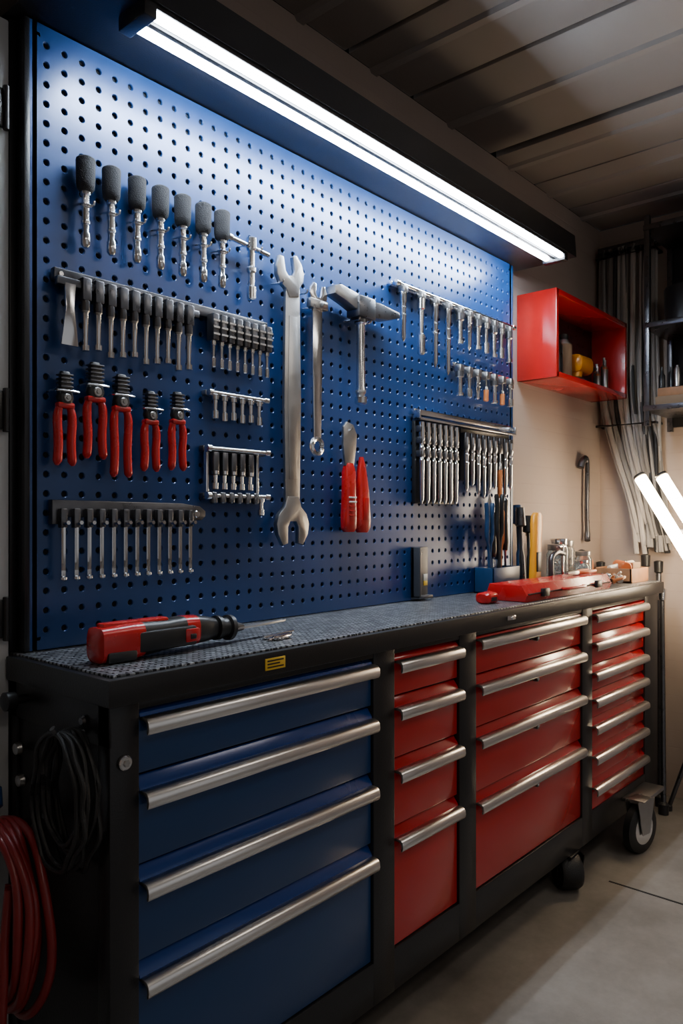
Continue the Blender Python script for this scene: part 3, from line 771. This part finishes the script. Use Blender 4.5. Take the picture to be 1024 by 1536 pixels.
# ------------------------------------------------------------------ hanging cables at the corner
random.seed(11)
b = B()
b.box(3.375, 3.449, 1.14, 1.40, 2.40, 2.425, 'darksteel', .003)
for i in range(46):
    y = 1.150+i*.0053; x = 3.372+random.random()*.050
    r = random.uniform(.006, .0115)
    ze = random.uniform(1.05, 1.14)
    yb = 1.115+(y-1.165)*.62
    P = [(x, y, 2.41), (x+.005*random.uniform(-1, 1), y+.008*random.uniform(-1, 1), 2.1), (3.375+random.random()*.05, y+.014*random.uniform(-1, 1), 1.75), (3.375+random.random()*.05, (y*.6+yb*.4)+.012*random.uniform(-1, 1), 1.5), (3.375+random.random()*.05, yb+.01, 1.28), (3.375+random.random()*.05, yb-.02, ze)]
    b.tube(P, r, random.choice(['cablegrey', 'rubber', 'cablelight', 'cablegrey', 'cablelight']), 7, sm=6)
for zq in (2.37, 1.62):
    b.tube([(3.360, 1.140, zq), (3.360, 1.40, zq), (3.442, 1.40, zq), (3.442, 1.140, zq)], .006, 'blackplastic', 6, closed=True)
b.make('hanging_cable_bundle')

# ------------------------------------------------------------------ storage shelf on right wall
sh = empty('storage_shelf', (3.3, .75, 1.9))
b = B()
for zq in (1.64, 1.975, 2.37):
    b.box(3.14, 3.448, .25, 1.115, zq, zq+.022, 'darksteel', .002)
for yq in (.255, 1.09):
    for xq in (3.142, 3.42): b.box(xq, xq+.022, yq, yq+.022, 1.58, 2.43, 'darksteel', .002)
b.box(3.435, 3.448, .25, 1.115, 1.60, 2.42, 'dark')
b.make('rack_frame', sh)
b = B()
b.box(3.18, 3.40, .92, 1.08, 1.663, 1.70, 'card', .003); b.box(3.19, 3.38, .95, 1.075, 1.70, 1.735, 'wood', .004)
for i in range(6): b.lathe((3.2+.025*(i % 2), 1.06-.03*i, 1.735), (0, 0, 1), [(0, .013), (.05+.01*(i % 3), .013), (.06+.01*(i % 3), .006), (.085, .006)], random.choice(['card', 'gunmetal', 'blackplastic', 'steel']), 12)
b.box(3.17, 3.40, .55, .86, 1.663, 1.86, 'card', .004); b.box(3.17, 3.40, .28, .52, 1.663, 1.80, 'bluepl', .01)
b.make('shelf_boxes', sh)
b = B()
b.loft([(1.998, 3.28, .99, .07, .07, 2), (2.0, 3.28, .99, .08, .08, 2), (2.14, 3.28, .99, .085, .085, 2), (2.15, 3.28, .99, .08, .08, 2)], 'blackplastic', 24, 'z')
b.box(3.18, 3.40, .5, .86, 1.9985, 2.2, 'blackplastic', .01); b.box(3.2, 3.40, .28, .46, 1.9985, 2.25, 'card', .004)
b.make('storage_tubs', sh)

# ------------------------------------------------------------------ tripod work light (two warm tubes)
wl = empty('tripod_work_light', (3.27, 1.0, .7))
b = B()
px, py = 3.30, .93
b.cyl((px, py, .35), (px, py, 1.25), .013, 'darksteel'); b.cyl((px, py, .12), (px, py, .8), .018, 'steel')
for a in (100, 220, 340):
    ex, ey = px+.13*math.cos(R(a)), py+.13*math.sin(R(a))
    b.cyl((px, py, .42), (ex, ey, .012), .009, 'darksteel'); b.lathe((ex, ey, 0), (0, 0, 1), [(0, .014), (.02, .014), (.025, .009)], 'rubber', 10)
b.lathe((px, py, .76), (0, 0, 1), [(0, .02), (.002, .026), (.04, .026), (.042, .02)], 'blackplastic', 14)
b.make('tripod', wl)
A0, A1 = Vector((3.15, 1.13, 1.375)), Vector((3.15, .87, .935))
B0, B1 = Vector((3.15, 1.045, 1.375)), Vector((3.15, .785, .935))
b = B()
for p, q in ((A0, A1), (B0, B1)):
    dd = (q-p).normalized(); off = Vector((.026, 0, 0))
    b.cyl(p+off-dd*.015, q+off+dd*.015, .012, 'blackplastic', 10)
    b.cyl(p-dd*.012, p, .024, 'blackplastic'); b.cyl(q, q+dd*.015, .024, 'blackplastic')
mid = (A0+A1)/2; mid2 = (B0+B1)/2
b.cyl(mid+Vector((.03, .03, 0)), mid2+Vector((.03, -.03, 0)), .01, 'darksteel'); b.cyl((3.18, .96, 1.16), (px, py, 1.2), .011, 'darksteel')
b.make('lamp_frame', wl)
b = B()
for p, q in ((A0, A1), (B0, B1)): b.cyl(p, q, .024, 'warm', 16)
b.make('glowing_tubes', wl)

b = B()
random.seed(5)
for i, (x, y, h, kk) in enumerate(((3.20, 1.12, 1.00, 'steel'), (3.22, 1.22, .97, 'darksteel'), (3.24, 1.28, .93, 'wood'), (3.22, 1.06, .86, 'darksteel'), (3.26, 1.34, .96, 'steel'), (3.25, 1.16, .90, 'chrome'), (3.30, 1.10, .97, 'darksteel'))):
    b.cyl((x, y, .01), (x+.10, y+.04, h), .011, kk, 10)
    b.lathe((x+.10, y+.04, h), (.1, .04, 1), [(0, .011), (.004, .018), (.05, .02), (.055, .010)], 'chrome' if i % 2 else 'blackplastic', 12)
    b.lathe((x, y, 0), (.1, .04, 1), [(0, .02), (.04, .022), (.05, .012)], 'rubber', 12)
b.make('long_handled_tools')

# ------------------------------------------------------------------ hoses on the bench side
random.seed(2)
b = B()
for i in range(5):
    ry, rz = .095+random.random()*.022, .130+random.random()*.03; cx = .612-i*.010; cy = 1.262+random.uniform(-.008, .008); cz = .695-rz
    b.tube([(cx+.003*math.sin(j*1.3+i), cy+ry*math.cos(2*math.pi*j/20), cz+rz*math.sin(2*math.pi*j/20)) for j in range(20)], .0075, 'hose', 10, closed=True, sm=3)
b.tube([(.575, 1.20, .62), (.56, 1.185, .54), (.555, 1.18, .47), (.56, 1.2, .38), (.57, 1.24, .34)], .0075, 'hose', 10, sm=6)
b.lathe((.57, 1.24, .345), (.1, .4, -1), [(0, .010), (.01, .013), (.04, .013), (.045, .008), (.07, .008)], 'chrome', 12)
b.lathe((.585, 1.28, .715), (.2, .6, 1), [(0, .010), (.004, .016), (.035, .016), (.04, .010)], 'bluepl', 14)
b.tube([(.6665, 1.262, .685), (.60, 1.262, .685), (.565, 1.262, .69), (.56, 1.262, .71)], .006, 'darksteel', 8, sm=4)
b.make('air_hose_coil')
b = B()
for i in range(8):
    ry, rz = .050+random.random()*.020, .085+random.random()*.030; cx = .652-i*.005; cy = 1.135+random.uniform(-.010, .010); cz = .862-rz
    b.tube([(cx+.002*math.sin(j*1.7+i), cy+ry*math.cos(2*math.pi*j/16)*(1+.1*math.sin(3*j+i)), cz+rz*math.sin(2*math.pi*j/16)) for j in range(16)], .004, 'rubber', 8, closed=True, sm=3)
b.tube([(.6665, 1.135, .855), (.63, 1.135, .855), (.612, 1.135, .872)], .005, 'darksteel', 8, sm=4)
b.make('power_cord_coil')

# ------------------------------------------------------------------ fill lights added under the ceiling, out of view
for (xa, xb, ya) in ((1.6, 3.0, -.35), (-.6, .6, -.9)):
    cl = empty('added_fill_light', ((xa+xb)/2, ya, 2.44))
    b = B(); b.box(xa, xb, ya-.16, ya+.16, 2.40, 2.44, 'grey', .004)
    for xr in (xa+.2, xb-.2): b.cyl((xr, ya, 2.44), (xr, ya, 2.5295), .006, 'steel', 8)
    b.make('housing', cl)
    b = B(); b.box(xa+.02, xb-.02, ya-.14, ya+.14, 2.385, 2.4005, 'fill_lamp', .003); b.make('diffuser', cl)

# ------------------------------------------------------------------ world (even fill light through an added opening out of view) + camera
w = bpy.data.worlds.new('world'); scene.world = w; w.use_nodes = True
w.node_tree.nodes['Background'].inputs['Color'].default_value = (0.95, 0.94, 0.95, 1)
w.node_tree.nodes['Background'].inputs['Strength'].default_value = 0.32
pl = bpy.data.lights.new('fill_opening_portal', 'AREA'); pl.shape = 'RECTANGLE'; pl.size = 3.8; pl.size_y = 2.25
pl.cycles.is_portal = True
po = bpy.data.objects.new('fill_opening_portal', pl); scene.collection.objects.link(po)
po.location = (1.3, Y0-.05, 1.125); po.rotation_euler = (R(90), 0, 0)
cam = bpy.data.cameras.new('camera'); co = bpy.data.objects.new('camera', cam); scene.collection.objects.link(co)
co.location = (0, 0, 1.2); co.rotation_euler = (R(90), 0, R(-49))
cam.sensor_width = 36; cam.lens = 26.95; cam.shift_y = 0.0078; cam.clip_start = 0.02
scene.camera = co
